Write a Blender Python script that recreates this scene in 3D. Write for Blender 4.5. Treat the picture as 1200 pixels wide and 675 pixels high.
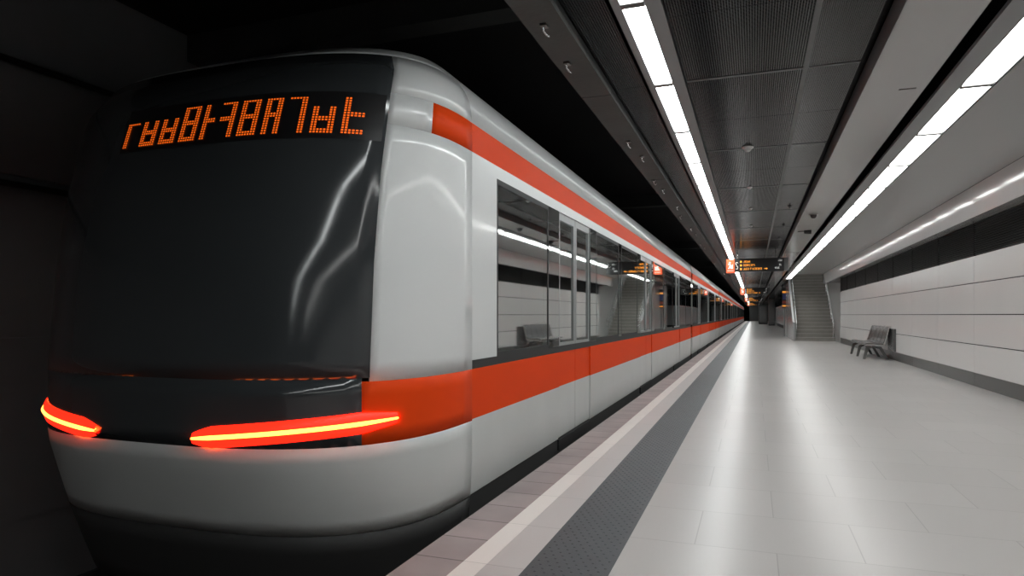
import bpy, bmesh, math, random
from mathutils import Vector
random.seed(7)
C = bpy.context.scene
for o in list(bpy.data.objects): bpy.data.objects.remove(o)
col = C.collection

# ------------------------------------------------------------------ camera, world, exposure
H = 1.2
cam_d = bpy.data.cameras.new('camera'); cam = bpy.data.objects.new('camera', cam_d); col.objects.link(cam)
cam_d.sensor_width = 36; cam_d.lens = 36*780/1200; cam_d.shift_y = 31.5/1200; cam_d.clip_start = .05; cam_d.clip_end = 400
cam.location = (0, 0, H); cam.rotation_euler = (math.pi/2, 0, math.atan(283/780))
C.camera = cam
C.view_settings.view_transform = 'Standard'; C.view_settings.look = 'None'
C.view_settings.exposure = 0.0; C.view_settings.gamma = 1; C.view_settings.use_curve_mapping = False
w = bpy.data.worlds.new('world'); C.world = w; w.use_nodes = True
w.node_tree.nodes['Background'].inputs[0].default_value = (.8, .85, 1, 1)
w.node_tree.nodes['Background'].inputs[1].default_value = .002
LIGHT_L = 20.0      # emission of the narrow light row by the track
LIGHT_R = 13.5      # emission of the wide light row by the wall
C.cycles.max_bounces = 7; C.cycles.diffuse_bounces = 4; C.cycles.glossy_bounces = 4
C.cycles.transmission_bounces = 6; C.cycles.transparent_max_bounces = 10
C.cycles.use_denoising = True; C.cycles.sample_clamp_indirect = 6; C.cycles.caustics_reflective = False

# ------------------------------------------------------------------ materials
def newmat(name):
    m = bpy.data.materials.new(name); m.use_nodes = True
    return m, m.node_tree, m.node_tree.nodes['Principled BSDF']
def pmat(name, c, rough=.5, metal=0, spec=.5, noise=0, nscale=3, bump=0, bscale=60, coat=0):
    m, t, b = newmat(name)
    b.inputs['Base Color'].default_value = (*c, 1); b.inputs['Roughness'].default_value = rough
    b.inputs['Metallic'].default_value = metal; b.inputs['Specular IOR Level'].default_value = spec
    b.inputs['Coat Weight'].default_value = coat; b.inputs['Coat Roughness'].default_value = .08
    tc = t.nodes.new('ShaderNodeTexCoord')
    if noise:
        n = t.nodes.new('ShaderNodeTexNoise'); n.inputs['Scale'].default_value = nscale; n.inputs['Detail'].default_value = 5
        t.links.new(tc.outputs['Object'], n.inputs['Vector'])
        r = t.nodes.new('ShaderNodeMapRange'); r.inputs['From Min'].default_value = .3; r.inputs['From Max'].default_value = .7
        r.inputs['To Min'].default_value = 1-noise; r.inputs['To Max'].default_value = 1+noise
        t.links.new(n.outputs['Fac'], r.inputs['Value'])
        mx = t.nodes.new('ShaderNodeVectorMath'); mx.operation = 'SCALE'; mx.inputs[0].default_value = c
        t.links.new(r.outputs[0], mx.inputs['Scale']); t.links.new(mx.outputs[0], b.inputs['Base Color'])
    if bump:
        n = t.nodes.new('ShaderNodeTexNoise'); n.inputs['Scale'].default_value = bscale; n.inputs['Detail'].default_value = 2
        t.links.new(tc.outputs['Object'], n.inputs['Vector'])
        bp = t.nodes.new('ShaderNodeBump'); bp.inputs['Strength'].default_value = bump; bp.inputs['Distance'].default_value = .01
        t.links.new(n.outputs['Fac'], bp.inputs['Height']); t.links.new(bp.outputs[0], b.inputs['Normal'])
    return m
def emat(name, c, s):
    m, t, b = newmat(name)
    b.inputs['Base Color'].default_value = (*[min(1, x) for x in c], 1); b.inputs['Roughness'].default_value = .4
    b.inputs['Emission Color'].default_value = (*c, 1); b.inputs['Emission Strength'].default_value = s
    return m
def M_(t, op, a, b=None, c=None):
    n = t.nodes.new('ShaderNodeMath'); n.operation = op
    for i, v in enumerate((a, b, c)):
        if v is None: continue
        if isinstance(v, (int, float)): n.inputs[i].default_value = v
        else: t.links.new(v, n.inputs[i])
    return n.outputs[0]
def tile_mat(name, c, bw, rh, phx, phy, mortar=.0035, rough=.28, var=.03, stain=0, gap=.76, bump=.04, spec=.28):
    m, t, b = newmat(name); b.inputs['Specular IOR Level'].default_value = spec
    tc = t.nodes.new('ShaderNodeTexCoord'); mp = t.nodes.new('ShaderNodeMapping')
    mp.inputs['Location'].default_value = (phx, phy, 0)
    t.links.new(tc.outputs['Object'], mp.inputs['Vector'])
    br = t.nodes.new('ShaderNodeTexBrick'); br.offset = .5
    br.inputs['Scale'].default_value = 1; br.inputs['Brick Width'].default_value = bw; br.inputs['Row Height'].default_value = rh
    br.inputs['Mortar Size'].default_value = mortar; br.inputs['Mortar Smooth'].default_value = .2
    br.inputs['Color1'].default_value = (*[x*(1-var) for x in c], 1); br.inputs['Color2'].default_value = (*[x*(1+var) for x in c], 1)
    br.inputs['Mortar'].default_value = (*[x*gap for x in c], 1)
    t.links.new(mp.outputs[0], br.inputs['Vector'])
    n = t.nodes.new('ShaderNodeTexNoise'); n.inputs['Scale'].default_value = 2.2 if stain else .5; n.inputs['Detail'].default_value = 6 if stain else 1
    t.links.new(tc.outputs['Object'], n.inputs['Vector'])
    r = t.nodes.new('ShaderNodeMapRange'); r.inputs['From Min'].default_value = 0; r.inputs['From Max'].default_value = 1
    r.inputs['To Min'].default_value = 1-(stain*2 or .04); r.inputs['To Max'].default_value = 1+(stain or .04)
    t.links.new(n.outputs['Fac'], r.inputs['Value'])
    mx = t.nodes.new('ShaderNodeVectorMath'); mx.operation = 'SCALE'
    t.links.new(br.outputs['Color'], mx.inputs[0]); t.links.new(r.outputs[0], mx.inputs['Scale'])
    t.links.new(mx.outputs[0] if stain else br.outputs['Color'], b.inputs['Base Color'])
    r2 = t.nodes.new('ShaderNodeMapRange'); r2.inputs['To Min'].default_value = rough-.015; r2.inputs['To Max'].default_value = rough+.02
    t.links.new(n.outputs['Fac'], r2.inputs['Value']); b.inputs['Roughness'].default_value = rough
    bp = t.nodes.new('ShaderNodeBump'); bp.inputs['Strength'].default_value = bump; bp.inputs['Distance'].default_value = .003
    n3 = t.nodes.new('ShaderNodeTexNoise'); n3.inputs['Scale'].default_value = 90
    t.links.new(tc.outputs['Object'], n3.inputs['Vector']); t.links.new(n3.outputs['Fac'], bp.inputs['Height']); t.links.new(bp.outputs[0], b.inputs['Normal'])
    return m
def perf_mat(name, c, hole, pitch, rad, rough=.45, metal=.3, spec=.5, ax='XY'):
    m, t, b = newmat(name)
    tc = t.nodes.new('ShaderNodeTexCoord'); s = t.nodes.new('ShaderNodeSeparateXYZ'); t.links.new(tc.outputs['Object'], s.inputs[0])
    u = M_(t, 'SUBTRACT', M_(t, 'FRACT', M_(t, 'MULTIPLY', s.outputs[ax[0]], 1/pitch)), .5)
    v = M_(t, 'SUBTRACT', M_(t, 'FRACT', M_(t, 'MULTIPLY', s.outputs[ax[1]], 1/pitch)), .5)
    d = M_(t, 'ADD', M_(t, 'MULTIPLY', u, u), M_(t, 'MULTIPLY', v, v))
    f = M_(t, 'LESS_THAN', d, rad*rad)
    mx = t.nodes.new('ShaderNodeMix'); mx.data_type = 'RGBA'
    mx.inputs[6].default_value = (*c, 1); mx.inputs[7].default_value = (*hole, 1)
    t.links.new(f, mx.inputs[0]); t.links.new(mx.outputs[2], b.inputs['Base Color'])
    b.inputs['Roughness'].default_value = rough; b.inputs['Metallic'].default_value = metal
    t.links.new(M_(t, 'MULTIPLY', M_(t, 'SUBTRACT', 1, f), spec), b.inputs['Specular IOR Level'])
    return m
def glass_mat(name, tint, refl=.25, rough=.03, ior=1.6):
    m, t, b = newmat(name); t.nodes.remove(b); out = t.nodes['Material Output']
    g = t.nodes.new('ShaderNodeBsdfGlossy'); g.inputs['Roughness'].default_value = rough; g.inputs['Color'].default_value = (.93, .97, .96, 1)
    tr = t.nodes.new('ShaderNodeBsdfTransparent'); tr.inputs['Color'].default_value = (*tint, 1)
    fr = t.nodes.new('ShaderNodeFresnel'); fr.inputs['IOR'].default_value = ior
    f = M_(t, 'MINIMUM', M_(t, 'ADD', M_(t, 'MULTIPLY', fr.outputs[0], 1.5), refl), 1)
    mx = t.nodes.new('ShaderNodeMixShader'); t.links.new(f, mx.inputs[0]); t.links.new(tr.outputs[0], mx.inputs[1]); t.links.new(g.outputs[0], mx.inputs[2])
    t.links.new(mx.outputs[0], out.inputs['Surface'])
    return m

M = {}
M['floor'] = tile_mat('pale_floor_tile', (.465, .447, .435), .80, .63, .29, -.45+.0, rough=.30)
M['edge_tile'] = tile_mat('worn_edge_tile', (.40, .345, .34), 3.0, .315, 1.2, -.45, mortar=.006, rough=.42, var=.12, stain=.22, gap=.4)
M['between_tile'] = tile_mat('pale_strip_tile', (.49, .475, .465), 3.0, .63, .9, -.45, rough=.3)
M['white_line'] = tile_mat('white_line_tile', (.80, .77, .73), 3.0, .63, .9, -.45, rough=.38, var=.02, gap=.75)
M['tactile'] = pmat('dark_tactile_rubber', (.036, .041, .048), .5, noise=.12, nscale=8, bump=.15, bscale=200)
M['wall_panel'] = pmat('white_enamel_panel', (.70, .705, .695), .22, noise=.015, nscale=.7, spec=.5)
M['wall_gap'] = pmat('dark_wall_joint', (.01, .01, .01), .8)
M['base'] = pmat('dark_grey_skirting', (.042, .044, .043), .28, spec=.5)
M['perf'] = perf_mat('perforated_dark_ceiling', (.009, .010, .011), (.001, .001, .001), .016, .36, metal=.0, rough=.16, spec=.2)
M['dark_panel'] = perf_mat('dark_ceiling_panel', (.016, .017, .017), (.010, .010, .010), .012, .3, metal=.0, rough=.16, spec=.25)
M['void'] = pmat('dark_void', (.012, .012, .013), .8)
M['bar'] = pmat('grey_ceiling_bar', (.08, .085, .085), .4)
M['light_housing'] = pmat('grey_light_housing', (.27, .28, .28), .4)
M['concrete'] = pmat('grey_concrete', (.065, .069, .066), .7, noise=.15, nscale=2, bump=.2, bscale=20)
M['gloss_ceiling'] = pmat('glossy_pale_ceiling', (.47, .475, .465), .13, spec=.6, bump=.03, bscale=2.5)
M['matte_ceiling'] = pmat('smooth_grey_ceiling', (.31, .315, .31), .30, spec=.5, bump=.02, bscale=2)
M['gloss_white'] = pmat('glossy_white_bulkhead', (.76, .77, .77), .09, spec=.8, bump=.035, bscale=2.5)
M['louver'] = pmat('black_louver', (.03, .031, .031), .3, spec=.6)
M['diff_l'] = emat('light_diffuser', (.96, 1.0, .995), LIGHT_L)
M['diff_r'] = emat('light_diffuser_wide', (.995, 1.0, .98), LIGHT_R)
M['body'] = pmat('white_train_paint', (.70, .71, .71), .3, spec=.5, coat=.4)
M['body_lower'] = pmat('pale_grey_train_skirt', (.56, .57, .56), .35, noise=.04, nscale=1.5)
M['red'] = pmat('orange_red_train_paint', (.80, .062, .006), .5, spec=.06)
M['ribbon'] = glass_mat('dark_glazing_pillar', (.02, .02, .02), .40)
M['door_metal'] = pmat('grey_door_frame', (.26, .27, .27), .3, spec=.6)
M['rubber'] = pmat('black_rubber', (.015, .015, .016), .6)
M['mask'] = pmat('black_glass_mask', (.038, .042, .045), .12, spec=.5)
M['under'] = pmat('dark_underframe', (.03, .03, .03), .6)
M['interior'] = pmat('grey_train_interior', (.5, .51, .5), .5)
M['seat'] = pmat('dark_train_seat', (.05, .08, .09), .5)
M['steel'] = pmat('brushed_steel', (.55, .56, .56), .25, metal=1)
M['dark_steel'] = pmat('dark_steel', (.16, .16, .155), .35, metal=.8)
M['bench_steel'] = perf_mat('perforated_bench_steel', (.11, .11, .105), (.02, .02, .02), .02, .33, metal=.4, rough=.3, ax='YZ')
M['bench_seat'] = perf_mat('perforated_seat_steel', (.20, .20, .19), (.03, .03, .03), .02, .30, metal=.6, rough=.3, ax='YX')
M['glass'] = glass_mat('train_window_glass', (.66, .71, .69), .44)
M['clear_glass'] = glass_mat('clear_glass', (.85, .9, .9), .04, ior=1.45)
M['interior_light'] = emat('train_interior_light', (1, .98, .93), 9.0)
M['tail_red'] = emat('tail_light_red', (1, .012, .004), 3.2)
M['tail_core'] = emat('tail_light_core', (1, .16, .02), 14)
M['led'] = emat('orange_led', (1, .14, .008), .9)
M['led_sign'] = emat('amber_led', (1, .36, .03), 1.6)
M['black_box'] = pmat('black_display_case', (.012, .012, .013), .3)
M['orange_sign'] = emat('orange_sign_panel', (.9, .13, .04), .75)
M['white_mark'] = emat('white_sign_mark', (.9, .9, .88), .9)
M['stair'] = pmat('grey_stone_step', (.27, .258, .238), .55, noise=.08, nscale=4)
M['nosing'] = pmat('pale_step_nosing', (.48, .46, .42), .4)
M['tunnel'] = pmat('tunnel_wall_grey', (.22, .225, .23), .5, noise=.1, nscale=1)
M['dark_wall'] = pmat('dark_end_wall', (.035, .038, .038), .3)
M['grey_metal'] = pmat('grey_metal_cladding', (.15, .155, .155), .25, metal=.3)
M['pale_metal'] = pmat('pale_grey_panel', (.36, .37, .37), .2, spec=.7)
M['bench_bracket'] = pmat('polished_bench_bracket', (.55, .55, .54), .3, metal=.35)
M['ballast'] = pmat('dark_track_bed', (.035, .034, .033), .9, noise=.3, nscale=20, bump=.6, bscale=30)
M['rail'] = pmat('rail_steel', (.25, .23, .21), .35, metal=1)
M['white_plastic'] = pmat('white_plastic', (.85, .85, .84), .35)
M['black_plastic'] = pmat('black_plastic', (.02, .02, .02), .4)
M['map_blue'] = pmat('blue_print', (.05, .07, .25), .5)
M['map_orange'] = emat('orange_lit_print', (1, .35, .05), .7)
M['map_red'] = pmat('red_print', (.4, .06, .03), .5)

# ------------------------------------------------------------------ mesh helpers
class MB:
    def __init__(s): s.v = []; s.f = []; s.sm = []
    def add(s, vs, fs, smooth=False):
        n = len(s.v); s.v += [tuple(v) for v in vs]; s.f += [tuple(i+n for i in f) for f in fs]; s.sm += [smooth]*len(fs); return s
    def box(s, x0, x1, y0, y1, z0, z1):
        vs = [(x, y, z) for z in (z0, z1) for y in (y0, y1) for x in (x0, x1)]
        return s.add(vs, [(0, 2, 3, 1), (4, 5, 7, 6), (0, 1, 5, 4), (2, 6, 7, 3), (0, 4, 6, 2), (1, 3, 7, 5)])
    def prism_y(s, pts, y0, y1):       # pts in xz, closed outline
        n = len(pts); vs = [(x, y0, z) for x, z in pts]+[(x, y1, z) for x, z in pts]
        fs = [tuple(range(n))[::-1], tuple(range(n, 2*n))]+[(i, (i+1) % n, n+(i+1) % n, n+i) for i in range(n)]
        return s.add(vs, fs)
    def prism_x(s, pts, x0, x1):       # pts in yz
        n = len(pts); vs = [(x0, y, z) for y, z in pts]+[(x1, y, z) for y, z in pts]
        fs = [tuple(range(n)), tuple(range(n, 2*n))[::-1]]+[(i, n+i, n+(i+1) % n, (i+1) % n) for i in range(n)]
        return s.add(vs, fs)
    def tube(s, pts, r, n=10):
        P = [Vector(p) for p in pts]; rings = []
        for i, p in enumerate(P):
            d = (P[min(i+1, len(P)-1)]-P[max(i-1, 0)]).normalized()
            a = d.cross(Vector((0, 0, 1)) if abs(d.z) < .9 else Vector((1, 0, 0))).normalized(); b = d.cross(a)
            rr = r[i] if isinstance(r, (list, tuple)) else r
            rings.append([p+a*rr*math.cos(2*math.pi*k/n)+b*rr*math.sin(2*math.pi*k/n) for k in range(n)])
        vs = [v for q in rings for v in q]; fs = []
        for i in range(len(P)-1):
            for k in range(n): fs.append((i*n+k, (i+1)*n+k, (i+1)*n+(k+1) % n, i*n+(k+1) % n))
        s.add(vs, fs, True)
        s.add(rings[0], [tuple(range(n))]); s.add(rings[-1], [tuple(range(n))[::-1]]); return s
    def lathe(s, cx, cy, prof, n=20):  # prof: (r, z)
        vs = [(cx+r*math.cos(2*math.pi*k/n), cy+r*math.sin(2*math.pi*k/n), z) for r, z in prof for k in range(n)]
        fs = [(i*n+k, i*n+(k+1) % n, (i+1)*n+(k+1) % n, (i+1)*n+k) for i in range(len(prof)-1) for k in range(n)]
        return s.add(vs, fs, True)
    def build(s, name, mat, parent=None, bevel=0, recalc=True):
        off = parent['_w'] if parent is not None and '_w' in parent else (0, 0, 0)
        me = bpy.data.meshes.new(name)
        me.from_pydata([(v[0]-off[0], v[1]-off[1], v[2]-off[2]) for v in s.v], [], s.f)
        me.polygons.foreach_set('use_smooth', s.sm)
        if recalc:
            bm = bmesh.new(); bm.from_mesh(me); bmesh.ops.recalc_face_normals(bm, faces=bm.faces); bm.to_mesh(me); bm.free()
        me.materials.append(mat)
        o = bpy.data.objects.new(name, me); col.objects.link(o)
        if parent is not None: o.parent = parent; WOFF[o.name] = off
        if bevel:
            b = o.modifiers.new('bevel', 'BEVEL'); b.width = bevel; b.segments = 2; b.limit_method = 'ANGLE'
        return o
WOFF = {}
class SubParent:                       # lets a part (already offset) take sub-parts in world coordinates
    pass
def sub(mb, name, mat, part, bevel=0):
    off = WOFF[part.name]
    mb2 = MB(); mb2.v = [(v[0]-off[0], v[1]-off[1], v[2]-off[2]) for v in mb.v]; mb2.f = mb.f; mb2.sm = mb.sm
    return mb2.build(name, mat, part, bevel)
def tag(o, label, cat, group=None, kind=None):
    o['label'] = label; o['category'] = cat
    if group: o['group'] = group
    if kind: o['kind'] = kind
    return o
def thing(name, loc, label, cat, group=None):
    o = bpy.data.objects.new(name, None); o.empty_display_size = .1; col.objects.link(o); o.location = loc; o['_w'] = tuple(loc)
    return tag(o, label, cat, group)
def struct(name, mb, mat, bevel=0):
    o = mb.build(name, mat, None, bevel); o['kind'] = 'structure'; return o
def copy_tree(o, loc=None, label=None, parent=None):
    c = o.copy(); col.objects.link(c)
    if parent: c.parent = parent
    if loc is not None: c.location = loc
    if label: c['label'] = label
    for ch in o.children: copy_tree(ch, parent=c)
    return c

YN, YF = -9.0, 135.0                   # platform ends behind the camera and far ahead
XE, XW, ZC, ZR = -1.59, 3.5, 3.06, 2.98

ORD = ['nearest', 'second', 'third', 'fourth', 'fifth', 'sixth', 'seventh', 'eighth', 'ninth', 'tenth', 'eleventh', 'twelfth', 'thirteenth', 'fourteenth', 'fifteenth', 'sixteenth', 'seventeenth', 'eighteenth', 'nineteenth', 'twentieth']
def relabel(objs, fmt, far, behind, y_first):
    objs = sorted(objs, key=lambda o: o.location.y); k = 0
    for o in objs:
        if o.location.y < y_first-.05: o['label'] = behind
        else:
            o['label'] = fmt % ORD[k] if k < len(ORD) else far
            k += 1
# ------------------------------------------------------------------ setting: floor
struct('floor', MB().box(-.628, 3.7, YN, YF, -.12, 0), M['floor'])
struct('floor', MB().box(XE, -1.327, YN, YF, -.12, 0), M['edge_tile'])
struct('trim_1', MB().box(-1.327, -1.208, YN, YF, -.12, 0.001), M['white_line'])
struct('floor', MB().box(-1.208, -1.016, YN, YF, -.12, 0), M['between_tile'])
tac = MB().box(-1.016, -.628, YN, YF, -.12, 0.001)
def dome(mb, x, y, r, h, n=6):
    vs = [(x+r*math.cos(2*math.pi*k/n), y+r*math.sin(2*math.pi*k/n), .001) for k in range(n)]
    vs += [(x+.55*r*math.cos(2*math.pi*k/n), y+.55*r*math.sin(2*math.pi*k/n), .001+h) for k in range(n)]
    mb.add(vs, [(k, (k+1) % n, n+(k+1) % n, n+k) for k in range(n)]+[tuple(range(n, 2*n))], False)
for j in range(260):
    for i in range(8-j % 2):
        dome(tac, -1.016+.03+i*.047+.0235*(j % 2), 1.6+j*.047, .008, .0022)
struct('trim_2', tac, M['tactile'])
struct('wall_platform_edge', MB().box(XE+.02, XE+.25, YN, YF, -1.1, -.12), M['concrete'])
struct('floor_track_bed', MB().box(-5.7, XE+.25, YN, 160, -1.3, -1.15), M['ballast'])
for x in (-3.15-.72, -3.15+.72):
    struct('trim_3', MB().prism_y([(x-.07, -1.15), (x+.07, -1.15), (x+.07, -1.14), (x+.012, -1.12), (x+.012, -1.05), (x+.035, -1.04), (x+.035, -1.01),
            (x-.035, -1.01), (x-.035, -1.04), (x-.012, -1.05), (x-.012, -1.12), (x-.07, -1.14)], YN, 160), M['rail'])
# tunnel side
tw = MB().box(-6.3, -6.1, YN, 160, -1.3, 4.6)
for k in range(int((160-YN)/3)):
    y = YN+3*k
    for z0, z1 in ((-.6, 1.0), (1.05, 2.27), (2.42, 3.35)):
        tw.box(-6.1, -6.06, y+.01, y+2.99, z0, z1)
struct('wall_left', tw, M['tunnel'])
tw = MB()
for z in (2.33, 3.40): tw.tube([(-6.02, YN, z), (-6.02, 160, z)], .03, 8)
struct('trim_4', tw, M['black_plastic'])
struct('ceiling_over_track', MB().box(-6.3, -1.34, YN, 160, 4.4, 4.6), M['void'])
struct('ceiling', MB().box(-1.34, 1.60, YN, YF, 3.5, 3.6).box(1.60, 3.9, YN, 31.6, 3.5, 3.6).box(1.60, 3.9, 44, YF, 3.5, 3.6), M['void'])
struct('wall_back', MB().box(-6.3, 3.9, YN-.2, YN, -1.3, 4.6), M['dark_wall'])
struct('wall_front', MB().box(-.75, 3.9, YF, YF+.3, -1.3, 4.6), M['dark_wall'])
struct('wall_tunnel_end', MB().box(-6.3, -.75, 160, 160.2, -1.3, 4.6), M['void'])
for y in (5.9, 17.9, 29.9, 41.9):
    tag(MB().prism_y([(-6.1, 4.1), (-1.34, 4.1), (-1.34, 4.4), (-6.1, 4.4)], y, y+.3).build('cross_beam', M['concrete']),
        'dark concrete beam spanning the black void above the train', 'beam', 'beams above the track')

# ------------------------------------------------------------------ left beam and its clips
bm_ = MB()
y = YN
while y < YF:
    bm_.prism_y([(-1.34, 3.0), (-1.097, 3.0), (-1.09, 3.02), (-1.09, 3.5), (-1.345, 3.5)], y, min(y+3.6, YF)-.012); y += 3.6
struct('ceiling_edge_beam', bm_, M['concrete'])
clip0 = None
def make_clip(x, y):
    t = thing('beam_clip', (x, y, 2.995), 'small dark metal clip under the grey edge beam above the train', 'clip', 'clips under the edge beam')
    MB().box(x-.022, x+.022, y-.03, y+.03, 2.985, 3.0).build('plate', M['dark_steel'], t, .003)
    MB().tube([(x, y-.02, 2.985), (x, y-.02, 2.955), (x+.01, y+.01, 2.94), (x+.015, y+.05, 2.945)], .006, 8).build('hook', M['steel'], t)
    return t
clip0 = make_clip(-1.22, 3.95)
for k, y in enumerate([4.6, 6.9, 7.6, 9.0, 9.7, 11.3, 12.4, 14.2, 15.2, 17.4, 18.4, 21, 24, 27, 30, 34, 38]):
    copy_tree(clip0, (-1.22+.03*((k*7) % 3-1), y, 2.995))
relabel([o for o in col.objects if o.name.startswith('beam_clip')], '%s small metal clip from the camera, under the grey edge beam', '', '', 0)

# ------------------------------------------------------------------ dark ceiling panels
def panels(x0, x1, mat, step, y_first, thick=.02, z=ZC, gap=.008):
    mb = MB(); y = y_first
    while y > YN: y -= step
    while y < YF:
        mb.box(x0, x1, max(y+gap/2, YN), min(y+step-gap/2, YF), z, z+thick); y += step
    return struct('ceiling', mb, mat)
panels(-1.088, -.83, M['perf'], 2.42, 5.46)
panels(-.50, .352, M['perf'], 1.21, 5.46, gap=.006)
panels(.388, .74, M['dark_panel'], 1.21, 5.46, gap=.006)
bar = MB().box(.352, .388, YN, YF, ZC-.006, ZC+.03)
struct('trim_5', bar, M['bar'])
bar = MB(); y = 5.46-2.42*5
while y < YF:
    bar.box(-.50, .352, y-.018, y+.018, ZC-.004, ZC+.02); bar.box(.388, .74, y-.012, y+.012, ZC-.004, ZC+.02); y += 2.42
struct('trim_6', bar, M['bar'])
# pale panel strip with its lip, dark slots, light flange, grey ceiling, bulkhead
struct('ceiling', MB().prism_y([(.822, 3.14), (.822, ZR), (1.268, ZR), (1.268, ZR+.03), (.84, ZR+.03), (.84, 3.14)], YN, YF), M['gloss_ceiling'], .003)
struct('trim_7', MB().box(.815, .822, YN, YF, ZR-.001, 3.14), M['light_housing'])
struct('trim_10', MB().box(2.842, 2.852, YN, 31.6, ZR-.003, ZR+.0), M['void'])
struct('ceiling', MB().box(.74, .82, YN, YF, 3.2, 3.25).box(1.268, 1.377, YN, YF, 3.16, 3.2), M['void'])
YR = 31.6
struct('trim_8', MB().box(1.377, 1.52, YN, 36, ZR, ZR+.03), M['light_housing'])
mc = MB().box(1.76, 2.847, YN, YR, ZR, ZR+.03)
struct('ceiling', mc, M['matte_ceiling'])
struct('ceiling', MB().box(1.377, 1.60, 36, YF, ZR, ZR+.03).box(1.60, 3.9, 44, YF, ZR, ZR+.03), M['dark_panel'])
bw = MB(); y = 13.24-2.33*9
while y < YR:
    y1 = min(y+2.33, YR)-.004
    bw.prism_y([(2.847, ZR), (2.919, H+1.379), (3.50, H+1.54), (3.50, H+1.57), (2.95, H+1.43), (2.88, ZR+.02)], y, y1); y += 2.33
struct('wall_bulkhead', bw, M['gloss_white'])

# ------------------------------------------------------------------ right wall
wp = MB()
rows = [(.228, .693), (.708, 1.198), (1.213, 1.730), (1.744, 2.19)]
y = 13.24-2.33*9
while y < YR-.1:
    y1 = min(y+2.33, YR)
    for z0, z1 in rows: wp.box(XW, XW+.03, y+.005, y1-.005, z0, z1)
    y += 2.33
struct('wall_right', wp, M['wall_panel'], .002)
struct('wall_right', MB().box(XW+.03, XW+.4, YN, YR, 0, 3.5), M['wall_gap'])
bb = MB(); y = 13.24-2.33*9
while y < YR-.1:
    bb.box(XW+.012, XW+.03, y+.003, min(y+2.33, YR)-.003, 0, .222); y += 2.33
struct('baseboard_right', bb, M['base'])
# louvered ventilation grilles
def grille():
    y0, y1 = 13.24+.006, 13.24+2.33-.006
    t = thing('ventilation_grille', (3.39, 13.24, 2.19), 'black louvered ventilation grille running above the white wall panels', 'grille', 'black grilles above the wall panels')
    mb = MB(); n = 15
    for i in range(n):
        f = (i+.5)/n; x = 3.51; z = H+1.535+(.998-1.535)*f
        mb.prism_y([(x-.014, z+.004), (x+.012, z-.011), (x+.014, z-.007), (x-.012, z+.008)], y0+.02, y1-.02)
    mb.build('slats', M['louver'], t)
    for ya in (y0, y1-.02): MB().box(3.508, 3.53, ya, ya+.014, H+.993, H+1.535).build('end_frame', M['wall_gap'], t)
    return t
g0 = grille(); y = 13.24-2.33*9
while y < YR-1:
    if abs(y-13.24) > .1 and y > -3: copy_tree(g0, (3.39, y, 2.19))
    y += 2.33
relabel([o for o in col.objects if o.name.startswith('ventilation_grille')], '%s black louvered grille in view, above the white wall panels', '', 'black louvered grille behind the camera, above the wall panels', 8.58)

# ------------------------------------------------------------------ light rows
def fixture(x0, x1, y0, L, z, dif, name_label, grp, lip):
    t = thing('ceiling_light', ((x0+x1)/2, y0, z), name_label, 'ceiling light', grp)
    hb = MB()
    hb.prism_y([(x0-lip, z), (x0-.004, z), (x0-.004, z+.045), (x0-lip, z+.045)], y0, y0+L)
    hb.prism_y([(x1+.004, z), (x1+lip, z), (x1+lip, z+.045), (x1+.004, z+.045)], y0, y0+L)
    hb.box(x0-lip, x1+lip, y0, y0+L, z+.045, z+.08)
    hb.build('housing', M['light_housing'], t)
    MB().box(x0, x1, y0+.03, y0+L-.03, z+.012, z+.03).build('diffuser', dif, t)
    MB().box(x0-.003, x1+.003, y0+L-.032, y0+L+.032, z-.006, z+.03).build('end_clip', M['dark_steel'], t)
    return t
fl = fixture(-.750, -.616, 4.0, 1.48, ZC, M['diff_l'], 'white tube light in the long narrow row beside the track', 'lights of the row beside the track', .055)
y = 4.0-1.48*8
while y < YF-1.5:
    if abs(y-4.0) > .1: copy_tree(fl, (-.683, y, ZC))
    y += 1.48
fr = fixture(1.526, 1.736, 7.57, 1.48, ZR, M['diff_r'], 'white tube light in the wide row nearer the white wall', 'lights of the row beside the wall', .014)
y = 7.57-1.48*11
while y < 36-1.5:
    if abs(y-7.57) > .1: copy_tree(fr, (1.631, y, ZR))
    y += 1.48
relabel([o for o in col.objects if o.name.startswith('ceiling_light') and o.location.x < 0], '%s tube light in view of the narrow row beside the track',
    'tube light in the far merging stretch of the narrow row beside the track', 'tube light behind the camera in the narrow row beside the track', 2.52)
relabel([o for o in col.objects if o.name.startswith('ceiling_light') and o.location.x > 0], '%s tube light in view of the wide row nearer the wall',
    'tube light at the far end of the wide row nearer the wall', 'tube light behind the camera in the wide row nearer the wall', 4.61)
struct('trim_9', MB().box(-.56, -.513, YN, YF, ZC-.012, ZC+.05), M['light_housing'])

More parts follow.
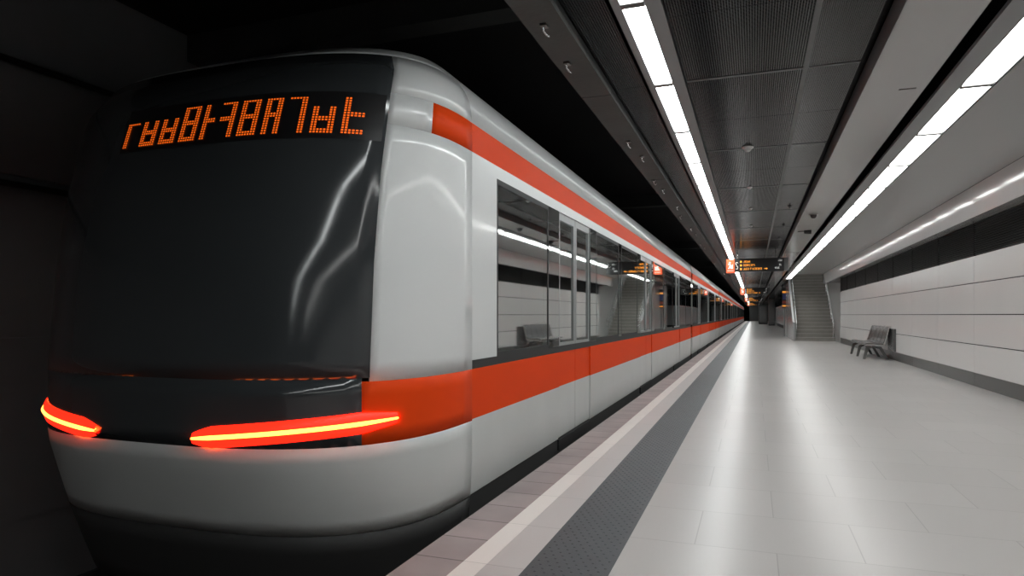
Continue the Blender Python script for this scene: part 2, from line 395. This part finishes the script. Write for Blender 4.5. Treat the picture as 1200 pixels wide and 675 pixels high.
# ------------------------------------------------------------------ small ceiling fittings
def detector(x, y, lab):
    t = thing('smoke_detector', (x, y, ZC), lab, 'smoke detector', 'smoke detectors on the dark ceiling')
    MB().lathe(x, y, [(.0, ZC-.02), (.05, ZC-.02), (.062, ZC-.012), (.064, ZC)], 24).build('base', M['white_plastic'], t)
    MB().lathe(x, y, [(.0, ZC-.05), (.022, ZC-.048), (.036, ZC-.036), (.038, ZC-.02)], 20).build('sensor_head', M['white_plastic'], t)
    return t
detector(-.06, 7.83, 'round white smoke detector nearest the camera, on a dark ceiling joint')
for y, lab in ((10.3, 'small round white detector second from the camera on the dark ceiling'), (12.36, 'small round white detector third from the camera on the dark ceiling'),
               (14.78, 'small round white detector farthest along the dark ceiling, before the orange sign')):
    d = detector(-.05, y, lab); d.scale = (.6, .6, .6)
for k, y in enumerate((12.3, 14.8, 17.2)):
    t = thing('sprinkler_head', (.58, y, ZC), 'tiny black sprinkler on the dark ceiling, %s from the camera' % ('first', 'second', 'third')[k], 'sprinkler', 'black sprinklers on the dark ceiling')
    MB().lathe(.58, y, [(.035, ZC), (.03, ZC-.012), (.008, ZC-.014), (.008, ZC-.04)], 14).build('collar', M['black_plastic'], t)
    MB().lathe(.58, y, [(.0, ZC-.045), (.024, ZC-.045), (.024, ZC-.04), (.0, ZC-.038)], 14).build('deflector', M['dark_steel'], t)
t = thing('security_camera', (1.0, 12.9, ZR), 'black dome camera on the glossy pale ceiling strip', 'camera')
MB().lathe(1.0, 12.9, [(.0, ZR-.012), (.07, ZR-.012), (.075, ZR)], 24).build('base', M['dark_steel'], t)
MB().lathe(1.0, 12.9, [(.0, ZR-.075), (.025, ZR-.07), (.045, ZR-.05), (.055, ZR-.012)], 24).build('dome', M['mask'], t)
t = thing('bracket_speaker', (1.02, 15.3, ZR), 'dark oblong speaker on a short arm under the pale ceiling strip', 'speaker')
MB().box(.88, 1.02, 15.29, 15.31, ZR-.03, ZR-.01).build('arm', M['dark_steel'], t)
MB().tube([(1.0, 15.3, ZR-.03), (1.02, 15.3, ZR-.03), (1.14, 15.3, ZR-.035)], [.03, .045, .05], 14).build('horn', M['black_plastic'], t)
tag(MB().box(1.08, 1.2, 5.98, 6.0, ZR-.004, ZR).build('ceiling_slot', M['dark_steel'], None, .001), 'thin dark slot fitting on the pale ceiling strip near the camera', 'slot')

# ------------------------------------------------------------------ platform display signs
def word(mb, x, z, n, y, h=.05, seed=1):       # LED lettering seen from afar: dot columns in letter cells
    rnd = random.Random(seed); p = h/7
    for c in range(n):
        if n > 6 and c == 4 and seed % 2: x += 4*p
        stroke = rnd.choice((0, 3)); bars = [r for r in (0, 3, 6) if rnd.random() < .75] or [0]
        for i in range(4):
            for r in range(7):
                if i == stroke or r in bars and i < 4:
                    mb.box(x+i*p, x+(i+.85)*p, y-.004, y, z+r*p, z+(r+.85)*p)
        x += 5*p
    return x
def make_sign(y):
    x0, x1, z0, z1 = -.78, .86, 2.50, 2.90
    t = thing('display_sign', (0, y, z0), '', 'sign', 'hanging display signs along the platform')
    case = MB().box(x0+.2, x1, y, y+.16, z0, z1).build('case', M['black_box'], t, .008)
    sub(MB().box(x1, x1+.11, y+.02, y+.14, z0+.02, z1), 'end_cap', M['grey_metal'], case)
    p = MB().box(x0, x0+.2*1.1+.02, y-.012, y+.172, z0-.02, z1-.01).build('pictogram_panel', M['orange_sign'], t, .006)
    p['label'] = 'orange square panel with white figure on steps'
    mk = MB(); yy = y-.015; cx = x0+.12
    n = 14; ring = [(cx-.015+.026*math.cos(2*math.pi*k/n), z0+.285+.026*math.sin(2*math.pi*k/n)) for k in range(n)]
    mk.prism_y(ring, yy, yy+.003)
    mk.prism_y([(cx-.055, z0+.25), (cx-.02, z0+.26), (cx+.03, z0+.2), (cx+.045, z0+.15), (cx+.01, z0+.15), (cx-.01, z0+.19), (cx-.06, z0+.225)], yy, yy+.003)
    mk.prism_y([(cx-.065, z0+.1), (cx-.03, z0+.1), (cx+.0, z0+.16), (cx-.03, z0+.18)], yy, yy+.003)
    mk.prism_y([(cx+.0, z0+.1), (cx+.07, z0+.1), (cx+.07, z0+.23), (cx+.05, z0+.23), (cx+.05, z0+.17), (cx+.02, z0+.17)], yy, yy+.003)
    mk.box(cx-.09, cx+.09, yy, yy+.003, z0+.035, z0+.045)
    sub(mk, 'pictogram', M['white_mark'], p)
    g = MB()                                                       # small white outline marks: two open rings over each other
    for zc, a0 in ((z0+.25, .3), (z0+.13, -2.6)):
        pts = [(x0+.305+.03*math.cos(a0+k*.52), y-.006, zc+.045*math.sin(a0+k*.52)) for k in range(10)]
        g.tube(pts, .006, 6)
    sub(g, 'symbol', M['white_mark'], case)
    for k, (zz, n) in enumerate(((z0+.28, 5), (z0+.17, 8), (z0+.06, 12))):
        mb = MB(); mb.box(x0+.40, x0+.445, y-.004, y, zz, zz+.052)
        xe = word(mb, x0+.49, zz, n, y, .058, 11+k)
        if k == 2:
            mb.box(xe+.06, xe+.13, y-.004, y, zz+.02, zz+.032); mb.prism_y([(xe+.12, zz), (xe+.155, zz+.026), (xe+.12, zz+.052)], y-.004, y)
        sub(mb, 'text_row', M['led_sign'], case)
    for zz, n, xo in ((z0+.30, 3, .0), (z0+.17, 2, .03), (z0+.08, 4, -.10)):
        mb = MB(); word(mb, x1-.17+xo, zz, n, y, .05, 31+n); sub(mb, 'time_digits', M['white_mark'], case)
    for x in (-.46, .62):
        MB().tube([(x, y+.08, z1-.01), (x, y+.08, ZC+.0)], .012, 10).build('hanger', M['steel'], t)
    return t
s0 = make_sign(21.3)
s0['label'] = 'nearest hanging black display sign with orange pictogram square and amber text'
for y, lab in ((44.5, 'second hanging display sign, seen below the nearest one'), (68, 'third hanging display sign far down the platform, small amber rows'),
               (98, 'fourth and farthest hanging display sign above the dark platform end')):
    copy_tree(s0, (0, y, 2.50), lab)

# ------------------------------------------------------------------ staircase at the end of the wall
SY, SX0, SX1, RUN, RISE, NS = 33.4, 1.80, 3.49, .285, .168, 34
st = thing('staircase', (2.65, SY, 0), 'grey stone staircase rising beside the end of the white wall', 'staircase')
for k in range(NS):
    y0 = SY+k*RUN; z1 = (k+1)*RISE
    s_ = MB().prism_x([(y0, z1-RISE), (y0, z1), (y0+RUN+.02, z1), (y0+RUN+.02, z1-RISE)], SX0, SX1).build('step', M['stair'], st)
    sub(MB().box(SX0, SX1, y0-.012, y0+.05, z1-.012, z1+.003), 'nosing', M['nosing'], s_)
yt = SY+NS*RUN; zt = NS*RISE
MB().prism_x([(SY+.4, 0), (SY+.4, .02), (yt, zt-RISE-.1), (yt, 0)], SX0+.02, SX1-.03).build('underside', M['grey_metal'], st)
struct('wall_stair_side', MB().prism_x([(SY-.25, 0), (SY-.25, .85), (SY+.2, .9), (yt, zt+.35), (yt, 0)], SX0-.09, SX0), M['pale_metal'], .004)
struct('wall_stair_side', MB().box(XW, XW+.2, YR, yt, 0, 3.5).prism_x([(SY-.2, 3.5), (yt, 3.5), (yt, 8.5), (SY-.2, 4.2)], XW, XW+.2), M['matte_ceiling'])
struct('ceiling_stairwell', MB().prism_x([(SY+2, 4.9), (yt, 8.5), (yt, 8.7), (SY+2, 5.1)], SX0-.1, XW+.2), M['matte_ceiling'])
struct('wall_stairwell', MB().box(SX0-.1, XW+.2, yt+.05, yt+.15, 0, 8.7), M['matte_ceiling'])
def rail(x, lab):
    t = thing('handrail', (x, SY, 0), lab, 'handrail', 'handrails of the staircase')
    for dz, r in ((.95, .022), (.68, .018)):
        MB().tube([(x, SY-.28, dz-.12), (x, SY-.2, dz), (x, SY+.1, dz+.06), (x, SY+4.9, dz+.06+4.8*RISE/RUN)], r, 10).build('rail_bar', M['steel'], t)
    for k in range(5):
        yy = SY+.05+k*1.15; zb = max(0, (yy-SY)*RISE/RUN)
        MB().tube([(x, yy, zb), (x, yy, zb+1.0)], .018, 8).build('post', M['steel'], t)
    return t
rail(SX0+.06, 'steel double handrail on the left side of the staircase')
rail(SX1-.08, 'steel double handrail on the right side of the staircase, by the white wall')
struct('ceiling', MB().box(1.76, 2.847, YR, YR+.05, ZR, 3.5).box(2.847, 3.9, YR, YR+.05, 2.579, 3.5), M['matte_ceiling'])
for k, (x, y, z) in enumerate(((2.2, SY+3.2, 4.9), (3.1, SY+3.2, 4.9), (2.2, SY+6.2, 6.3), (3.1, SY+6.2, 6.3))):  # out-of-view lamps added to brighten the staircase
    t = thing('added_stair_light', (x, y, z), 'unseen lamp added above the steps to brighten the stairs, %s side, %s pair' % (('left', 'right')[k % 2], ('lower', 'upper')[k//2]), 'ceiling light', 'added lamps in the stairwell')
    MB().box(x-.1, x+.1, y-.6, y+.6, z-.03, z+.05).build('housing', M['light_housing'], t)
    for dy in (-.4, .4): MB().tube([(x, y+dy, z+.05), (x, y+dy, 4.9+(y+dy-SY-2)*(8.5-4.9)/(yt-SY-2))], .01, 8).build('hanger', M['steel'], t)
    MB().box(x-.08, x+.08, y-.57, y+.57, z-.05, z-.03).build('diffuser', M['diff_r'], t)
# coloured information panel beyond the stairs
t = thing('information_panel', (1.62, 40, 0), 'tall narrow information panel with orange and blue bands beside the stair', 'panel')
MB().box(1.58, 1.66, 39.96, 40.04, 0, 1.6).build('post', M['dark_steel'], t)
fp = MB().box(1.50, 1.70, 39.94, 40.0, 1.6, 2.7).build('board', M['black_box'], t, .005)
sub(MB().box(1.51, 1.69, 39.93, 39.94, 2.42, 2.52).box(1.51, 1.69, 39.93, 39.94, 1.66, 1.74), 'orange_band', M['map_orange'], fp)
sub(MB().box(1.51, 1.69, 39.93, 39.94, 2.05, 2.38), 'blue_band', M['map_blue'], fp)
sub(MB().box(1.51, 1.69, 39.93, 39.94, 1.82, 1.98), 'red_band', M['map_red'], fp)
# far end of the platform
t = thing('enclosure', (2.9, 57, 0), 'low grey metal enclosure standing beyond the staircase', 'enclosure')
MB().box(2.32, 3.9, 56, 80, .35, 1.95).build('cladding', M['pale_metal'], t, .01)
MB().box(2.5, 3.9, 56.2, 79.8, 0, .35).build('plinth', M['rubber'], t)
MB().box(2.30, 3.92, 55.98, 80.02, 1.95, 2.0).build('coping', M['steel'], t)
t = thing('column', (1.92, 80.3, 0), 'square grey clad column standing beyond the low enclosure', 'column')
MB().box(1.58, 2.26, 80.1, 80.8, .12, ZR).build('shaft', M['grey_metal'], t, .02)
MB().box(1.60, 2.24, 80.12, 80.78, 0, .12).build('base', M['rubber'], t)
t = thing('equipment_cabinet', (1.2, 92, 0), 'dark equipment block near the far end of the platform', 'cabinet')
MB().box(.62, 1.75, 91.5, 94, .1, 2.5).build('body', M['dark_wall'], t, .02)
MB().box(.66, 1.7, 91.56, 93.9, 0, .1).build('plinth', M['rubber'], t)
MB().box(.74, 1.6, 91.47, 91.5, .25, 2.3).build('door', M['grey_metal'], t, .01)

# ------------------------------------------------------------------ bench and panel
def make_bench():
    y0, y1 = 20.15, 22.95
    t = thing('bench', (3.15, y0, 0), 'dark perforated steel bench with five joined seats against the white wall', 'bench')
    n = 5; w = (y1-y0)/n
    for k in range(n):
        ya, yb = y0+k*w+.02, y0+(k+1)*w-.02
        prof = [(2.84, .41), (2.86, .435), (2.95, .44), (3.10, .425), (3.22, .41), (3.27, .425)]
        th = .02; up = prof; lo = [(x+.004, z-th) for x, z in prof][::-1]
        s_ = MB().prism_y(up+lo, ya, yb).build('seat', M['bench_seat'], t)
        bk = [(3.27, .445), (3.31, .55), (3.36, .75), (3.40, .87), (3.43, .885), (3.45, .875)]
        MB().prism_y(bk+[(x+.015, z-.008) for x, z in bk][::-1], ya, yb).build('backrest', M['bench_steel'], t)
    for k in range(n+1):
        yy = y0+k*w
        MB().prism_y([(2.84, .395), (3.28, .40), (3.40, .87), (3.45, .895), (3.46, .88), (3.42, .86), (3.31, .40), (3.29, .375), (2.84, .37)], yy-.02, yy+.02).build('seat_bracket', M['bench_bracket'], t, .003)
    MB().box(3.00, 3.08, y0-.02, y1+.02, .315, .375).build('beam', M['dark_steel'], t, .006)
    for yy in (y0+.12, (y0+y1)/2, y1-.12):
        MB().prism_y([(2.98, .36), (2.86, .32), (2.80, 0), (2.86, 0), (2.93, .27), (3.02, .315)], yy-.03, yy+.03).build('leg', M['dark_steel'], t, .005)
        MB().prism_y([(3.06, .36), (3.24, .34), (3.42, 0), (3.35, 0), (3.19, .28), (3.04, .315)], yy-.03, yy+.03).build('leg', M['dark_steel'] if yy > y0+.2 else M['grey_metal'], t, .005)
    return t
make_bench()
t = thing('wall_cabinet', (3.46, 19.5, .23), 'grey steel panel fixed low on the white wall behind the bench', 'wall panel')
MB().box(3.455, XW, 19.75, 20.65, .235, .83).build('body', M['grey_metal'], t, .006)
MB().box(3.448, 3.455, 19.80, 20.60, .27, .80).build('door', M['grey_metal'], t, .003)

# ------------------------------------------------------------------ the train
TC, HW = -3.15, 1.40
PROF = [(-.45, 1.30), (-.2, 1.36), (.02, 1.39), (.25, 1.40), (2.47, 1.40), (2.60, 1.385), (2.72, 1.33), (2.83, 1.22), (2.89, 1.05), (2.94, .6), (2.97, .02)]
def lerp(tab, z):
    if z <= tab[0][0]: return tab[0][1]
    for (a, va), (b, vb) in zip(tab, tab[1:]):
        if z <= b: return va+(vb-va)*(z-a)/(b-a)
    return tab[-1][1]
RAKE = [(-.45, 3.05), (.1, 2.86), (.45, 2.74), (.9, 2.74), (1.5, 2.80), (2.0, 2.90), (2.5, 3.06), (2.75, 3.26), (2.9, 3.55), (2.97, 3.95)]
YJ = 4.05
def S(z, t, off=0):                    # nose surface: height z, t in -1..1 across (superellipse plan), offset outwards
    y0 = lerp(RAKE, z); s = YJ-y0; hw = lerp(PROF, z); a = min(1, abs(t))
    sa = a**1.5; ca = math.sqrt(max(0, 1-sa*sa))
    y = y0+s*(1-ca**(2/3)); x = TC+math.copysign(hw*a, t)
    if off:
        k = a**2; x += math.copysign(off*k, t); y -= off*(1-.6*k)
    return (x, y, z)
def tvals(t0, t1, n):                  # denser towards the corners
    return [t0+(t1-t0)*i/n for i in range(n+1)]
def corner(t0, n):                     # from t0 up to 1, dense at the end
    return [1-(1-t0)*(1-i/n)**2.2 for i in range(n+1)]
def patch(zs, ts, off=0, side=True):
    mb = MB(); nz, nt = len(zs), len(ts)
    vs = [S(z, t, off) for z in zs for t in ts]
    fs = [(i*nt+j, i*nt+j+1, (i+1)*nt+j+1, (i+1)*nt+j) for i in range(nz-1) for j in range(nt-1)]
    mb.add(vs, fs, True); return mb
def zr(a, b, n): return [a+(b-a)*i/n for i in range(n+1)]
TM = .86
BANDS = [(-.45, .51, 'body_lower', 'skirt'), (.51, .84, 'red', 'red_band')]
LEN = 16.4
def thick(o, t=.02, off=-1):
    m = o.modifiers.new('solid', 'SOLIDIFY'); m.thickness = t; m.offset = off; return o

def side_strip(mb, z0, z1, y0, y1, sgn, n=1):
    zs = sorted(set([z0, z1]+[z for z, _ in PROF if z0 < z < z1]))
    vs = [(TC+sgn*lerp(PROF, z), y, z) for z in zs for y in (y0, y1)]
    mb.add(vs, [(2*i, 2*i+1, 2*i+3, 2*i+2) if sgn > 0 else (2*i, 2*i+2, 2*i+3, 2*i+1) for i in range(len(zs)-1)])
def car_sides(root, y0, y1, openings, doors):
    """openings: (ya, yb) window spans; doors: (ya, yb) door spans"""
    for sgn in (1, -1):
        # strips run between the doors
        segs = []; y = y0
        for a, b in sorted(doors): segs.append((y, a)); y = b
        segs.append((y, y1))
        sk, rb, up = MB(), MB(), MB()
        for a, b in segs:
            side_strip(sk, .01, .51, a, b, sgn); side_strip(rb, .51, .84, a, b, sgn)
        side_strip(up, 2.19, 2.28, y0, y1, sgn)
        ds = MB(); ds.box(TC+sgn*1.36-.02, TC+sgn*1.36+.02, y0, y1, -.45, .01); ds.build('lower_valance', M['under'], root)
        thick(sk.build('skirt', M['body_lower'], root, recalc=False), .03)
        thick(rb.build('red_band', M['red'], root, recalc=False), .03)
        pils = []; sp = sorted(list(openings)+list(doors)); y = y0+.45 if y0 < 5 else y0
        for a, b in sp:
            if a > y+.01: pils.append((y, a))
            y = b
        if y1 > y+.01: pils.append((y, y1))
        for a, b in pils:
            pil = MB(); side_strip(pil, .90, 2.19, a, b, sgn); thick(pil.build('window_pillar', M['ribbon'], root, recalc=False), .04)
        pw = MB(); side_strip(pw, 2.19, 2.28, y0, y1, sgn)
        if y0 < 5: side_strip(pw, .90, 2.19, y0, y0+.45, sgn)
        thick(pw.build('upper_rail', M['body'], root, recalc=False), .035)
        x = TC+sgn*HW
        mb = MB()
        mb.box(min(x-sgn*.03, x-sgn*.006), max(x-sgn*.03, x-sgn*.006), y0, y1, .84, .90)
        mb.build('sill_groove', M['rubber'], root)
        st_ = MB(); side_strip(st_, 2.28, 2.47, y0, y1, sgn)
        thick(st_.build('red_stripe', M['red'], root, recalc=False), .03)
        for a, b in openings:
            wd = MB().box(x-.012 if sgn > 0 else x+.004, x-.004 if sgn > 0 else x+.012, a, b, .90, 2.19).build('window', M['glass'], root)
            fr = MB()
            xa, xb = (x-.02, x-.001) if sgn > 0 else (x+.001, x+.02)
            fr.box(xa, xb, a-.0, a+.03, .9, 2.19).box(xa, xb, b-.03, b, .9, 2.19).box(xa, xb, a+.03, b-.03, .9, .93).box(xa, xb, a+.03, b-.03, 2.15, 2.19)
            sub(fr, 'gasket', M['rubber'], wd)
        for a, b in doors:
            m = (a+b)/2
            for ya, yb in ((a+.012, m-.006), (m+.006, b-.012)):
                xo, xi = x-sgn*.012, x-sgn*.045
                lo_, hi_ = min(xo, xi), max(xo, xi)
                d = MB().box(lo_, hi_, ya, yb, .02, .51).build('door', M['body_lower'], root)
                sub(MB().box(lo_, hi_, ya, yb, .51, .84), 'door_band', M['red'], d)
                fr = MB().box(lo_, hi_, ya, ya+.055, .90, 2.19).box(lo_, hi_, yb-.055, yb, .90, 2.19).box(lo_, hi_, ya+.055, yb-.055, .90, .93).box(lo_, hi_, ya+.055, yb-.055, 2.12, 2.19)
                sub(fr, 'door_frame', M['door_metal'], d)
                sub(MB().box(lo_+.01, lo_+.02, ya+.055, yb-.055, .93, 2.12), 'door_glass', M['glass'], d)
            MB().box(min(x-sgn*.05, x-sgn*.09), max(x-sgn*.05, x-sgn*.09), a-.02, a+.01, -.1, 2.19).box(min(x-sgn*.05, x-sgn*.09), max(x-sgn*.05, x-sgn*.09), b-.01, b+.02, -.1, 2.19).box(min(x, x-sgn*.2), max(x, x-sgn*.2), a, b, -.1, .0).build('door_jamb', M['rubber'], root)
    # roof
    top = [(z, h) for z, h in PROF if z > 2.47]
    pts = [(TC+HW, 2.47)]+[(TC+h, z) for z, h in top]+[(TC-h, z) for z, h in top[::-1]]+[(TC-HW, 2.47)]
    ro = MB(); n = len(pts)
    ro.add([(x, y, z) for x, z in pts for y in (y0, y1)], [(2*i, 2*i+1, 2*i+3, 2*i+2) for i in range(n-1)], True)
    thick(ro.build('roof', M['body'], root, recalc=False), .03)
def car_inside(root, y0, y1, lit=True):
    MB().box(TC-1.3, TC+1.3, y0, y1, -.08, 0).build('floor_plate', M['under'], root)
    MB().box(TC-1.15, TC+1.15, y0, y1, 2.42, 2.45).build('ceiling_lining', M['interior'], root)
    MB().box(TC-.78, TC-.66, y0+.3, y1-.3, 2.395, 2.42).box(TC+.66, TC+.78, y0+.3, y1-.3, 2.395, 2.42).build('interior_light', M['interior_light'], root)
    MB().box(TC-1.0, TC+1.0, y0+.2, y1-.2, -.85, -.5).box(TC-.8, TC+.8, y0+.2, y1-.2, -.5, -.08).build('underframe', M['under'], root)
    for yb in (y0+2.4, y1-2.4):
        bg = MB().box(TC-.95, TC+.95, yb-1.3, yb+1.3, -.82, -.62).build('bogie', M['under'], root)
        for yy in (yb-.9, yb+.9):
            for s in (-1, 1):
                xc = TC+s*.74; n = 20
                wv = MB(); wv.add([(xc+dx, yy+.38*math.cos(2*math.pi*k/n), -.63+.38*math.sin(2*math.pi*k/n)) for dx in (-.06, .06) for k in range(n)],
                        [tuple(range(n)), tuple(range(n, 2*n))]+[(k, (k+1) % n, n+(k+1) % n, n+k) for k in range(n)])
                sub(wv, 'wheel', M['rail'], bg)
def seat_rows(root, spans):
    for a, b in spans:
        for s in (-1, 1):
            x = TC+s*1.05
            n = max(1, int((b-a)/.5))
            for k in range(n):
                ya = a+k*.5
                MB().box(x-.22, x+.22, ya, ya+.46, .40, .47).box(x+s*.17-.03, x+s*.17+.03, ya, ya+.46, .47, .93).build('seat', M['seat'], root, .02)
        for yy in (a-.05, b+.05):
            MB().tube([(TC+.6, yy, 0), (TC+.6, yy, 2.42)], .018, 8).build('grab_pole', M['steel'], root)

# tail car
tail = thing('train_car', (TC, YJ, -1.05), 'tail car of the white train, red tail lights and orange display on its black front', 'train car', 'cars of the train')
cor_r = corner(TM, 14)
front_t = tvals(-TM, TM, 36)
for nm, mat, z0, z1, n in (('front_skirt', 'body_lower', .0, .50, 6), ('lower_valance', 'under', -.45, -.005, 4)):
    thick(patch(zr(z0, z1, n), [-t for t in cor_r[::-1]]+front_t[1:-1]+cor_r).build(nm, M[mat], tail, recalc=False), .03)
thick(patch(zr(.50, .86, 4), tvals(-.84, .84, 36)).build('lamp_panel', M['mask'], tail, recalc=False), .03)
for s in (1, -1):
    sg = lambda L: L if s > 0 else [-t for t in L[::-1]]
    thick(patch(zr(.50, .84, 4), sg(corner(.84, 14))).build('red_band', M['red'], tail, recalc=False), .03)
    thick(patch(zr(.84, 2.28, 14), sg(corner(TM, 14))).build('corner_pillar', M['body'], tail, recalc=False), .03)
    thick(patch(zr(2.28, 2.47, 2), sg(corner(.965, 8))).build('red_stripe', M['red'], tail, recalc=False), .03)
    thick(patch(zr(2.28, 2.47, 2), sg([TM+(.965-TM)*i/6 for i in range(7)])).build('corner_pillar', M['body'], tail, recalc=False), .03)
msk = thick(patch(zr(.86, 2.74, 18), front_t).build('windscreen', M['mask'], tail, recalc=False), .03)
thick(patch(zr(2.47, 2.74, 4), cor_r).build('cowl', M['body'], tail, recalc=False), .03)
thick(patch(zr(2.47, 2.74, 4), [-t for t in cor_r[::-1]]).build('cowl', M['body'], tail, recalc=False), .03)
thick(patch(zr(2.74, 2.97, 8), [-t for t in cor_r[::-1]]+front_t[1:-1]+cor_r).build('cowl', M['body'], tail, recalc=False), .03)
car_sides(tail, YJ, YJ+LEN, [(YJ+.45, YJ+1.75), (YJ+3.7, YJ+5.1), (YJ+5.3, YJ+6.7), (YJ+8.6, YJ+10.0), (YJ+10.2, YJ+11.6), (YJ+13.5, YJ+14.8)][:], [(YJ+2.1, YJ+3.4), (YJ+7.0, YJ+8.3), (YJ+11.9, YJ+13.2)])
car_inside(tail, YJ, YJ+LEN)
seat_rows(tail, [(YJ+3.6, YJ+6.7), (YJ+8.5, YJ+11.6)])
MB().box(TC-1.3, TC+1.3, YJ+.3, YJ+.36, 0, 2.42).build('cab_bulkhead', M['interior'], tail)
# tail lamps, bars that wrap towards the corners
for s in (1, -1):
    ts = [s*(.25+.67*i/24) for i in range(25)]
    if s < 0: ts = ts[::-1]
    def zc(t): return .545+.085*((abs(t)-.25)/.67)
    def bar(h, off, taper=True):
        mb = MB(); vs = []; n = len(ts); m = 7
        for j, t in enumerate(ts):
            e = min(1, 6*min(j, n-1-j)/(n-1)+.25) if taper else 1
            e = math.sqrt(e) if e < 1 else 1
            for k in range(m):
                a = math.pi*k/(m-1)
                vs.append(S(zc(t)-h*e*math.cos(a), t, .002+off*math.sin(a)*e))
        mb.add(vs, [(j*m+k, (j+1)*m+k, (j+1)*m+k+1, j*m+k+1) for j in range(n-1) for k in range(m-1)], True); return mb
    lamp = bar(.058, .026).build('tail_light', M['tail_red'], tail)
    sub(bar(.017, .037), 'light_core', M['tail_core'], lamp)
# destination display: a matrix of glowing dots behind the top of the windscreen
dsp = MB(); u0, u1, zz0, zz1 = -.30, .82, 2.20, 2.42
case = patch([zz0-.03, (zz0+zz1)/2, zz1+.03], tvals(u0-.02, u1+.03, 16), .004).build('display', M['black_box'], tail)
rnd = random.Random(5); ncol, nrow = 92, 15; cell = 0
pat = [[0]*ncol for _ in range(nrow)]
c = 0
while c < ncol-5:
    wdt = rnd.choice((5, 6, 6, 7)); tall = rnd.random() < .3
    hh = nrow if tall else 11
    stroke_l, stroke_r = rnd.random() < .8, rnd.random() < .5
    rows_ = [r for r in (0, hh//2, hh-1) if rnd.random() < .65]
    for i in range(wdt):
        for r in range(hh):
            if (i < 2 and stroke_l) or (i >= wdt-2 and stroke_r) or r in rows_ or r-1 in rows_: pat[r][c+i if c+i < ncol else ncol-1] = 1
    c += wdt+2
for r in range(nrow):
    for c in range(ncol):
        if pat[r][c]:
            t_ = u0+(u1-u0)*c/ncol; dt = (u1-u0)/ncol*.62; z_ = zz0+(zz1-zz0)*r/nrow; dz = (zz1-zz0)/nrow*.6
            dsp.add([S(z_, t_, .008), S(z_, t_+dt, .008), S(z_+dz, t_+dt, .008), S(z_+dz, t_, .008)], [(0, 1, 2, 3)])
sub(dsp, 'display_dots', M['led'], case)

# following cars
Y2 = YJ+LEN+.5
car = thing('train_car', (TC, Y2, -1.05), 'second car of the white and red train counting from the tail', 'train car', 'cars of the train')
car_sides(car, Y2, Y2+LEN, [(Y2+.5, Y2+1.8), (Y2+3.7, Y2+5.1), (Y2+5.3, Y2+6.7), (Y2+8.6, Y2+10.0), (Y2+10.2, Y2+11.6), (Y2+14.0, Y2+15.8)], [(Y2+2.1, Y2+3.4), (Y2+7.0, Y2+8.3), (Y2+12.0, Y2+13.3)])
car_inside(car, Y2, Y2+LEN)
seat_rows(car, [(Y2+3.6, Y2+6.7), (Y2+8.5, Y2+11.6)])
gw = MB()
for k in range(8):
    y = Y2-.5+k*.0625; e = .03*(k % 2)
    gw.box(TC-1.2+e, TC+1.2-e, y, y+.055, -.3, 2.7-e)
gw.build('gangway_bellows', M['rubber'], car)
ordn = ['third', 'fourth', 'fifth', 'sixth', 'seventh', 'eighth']
for k in range(6):
    copy_tree(car, (TC, Y2+(LEN+.5)*(k+1), -1.05), ordn[k]+' car of the white and red train counting from the tail')
for o in bpy.data.objects:
    if '_w' in o: del o['_w']
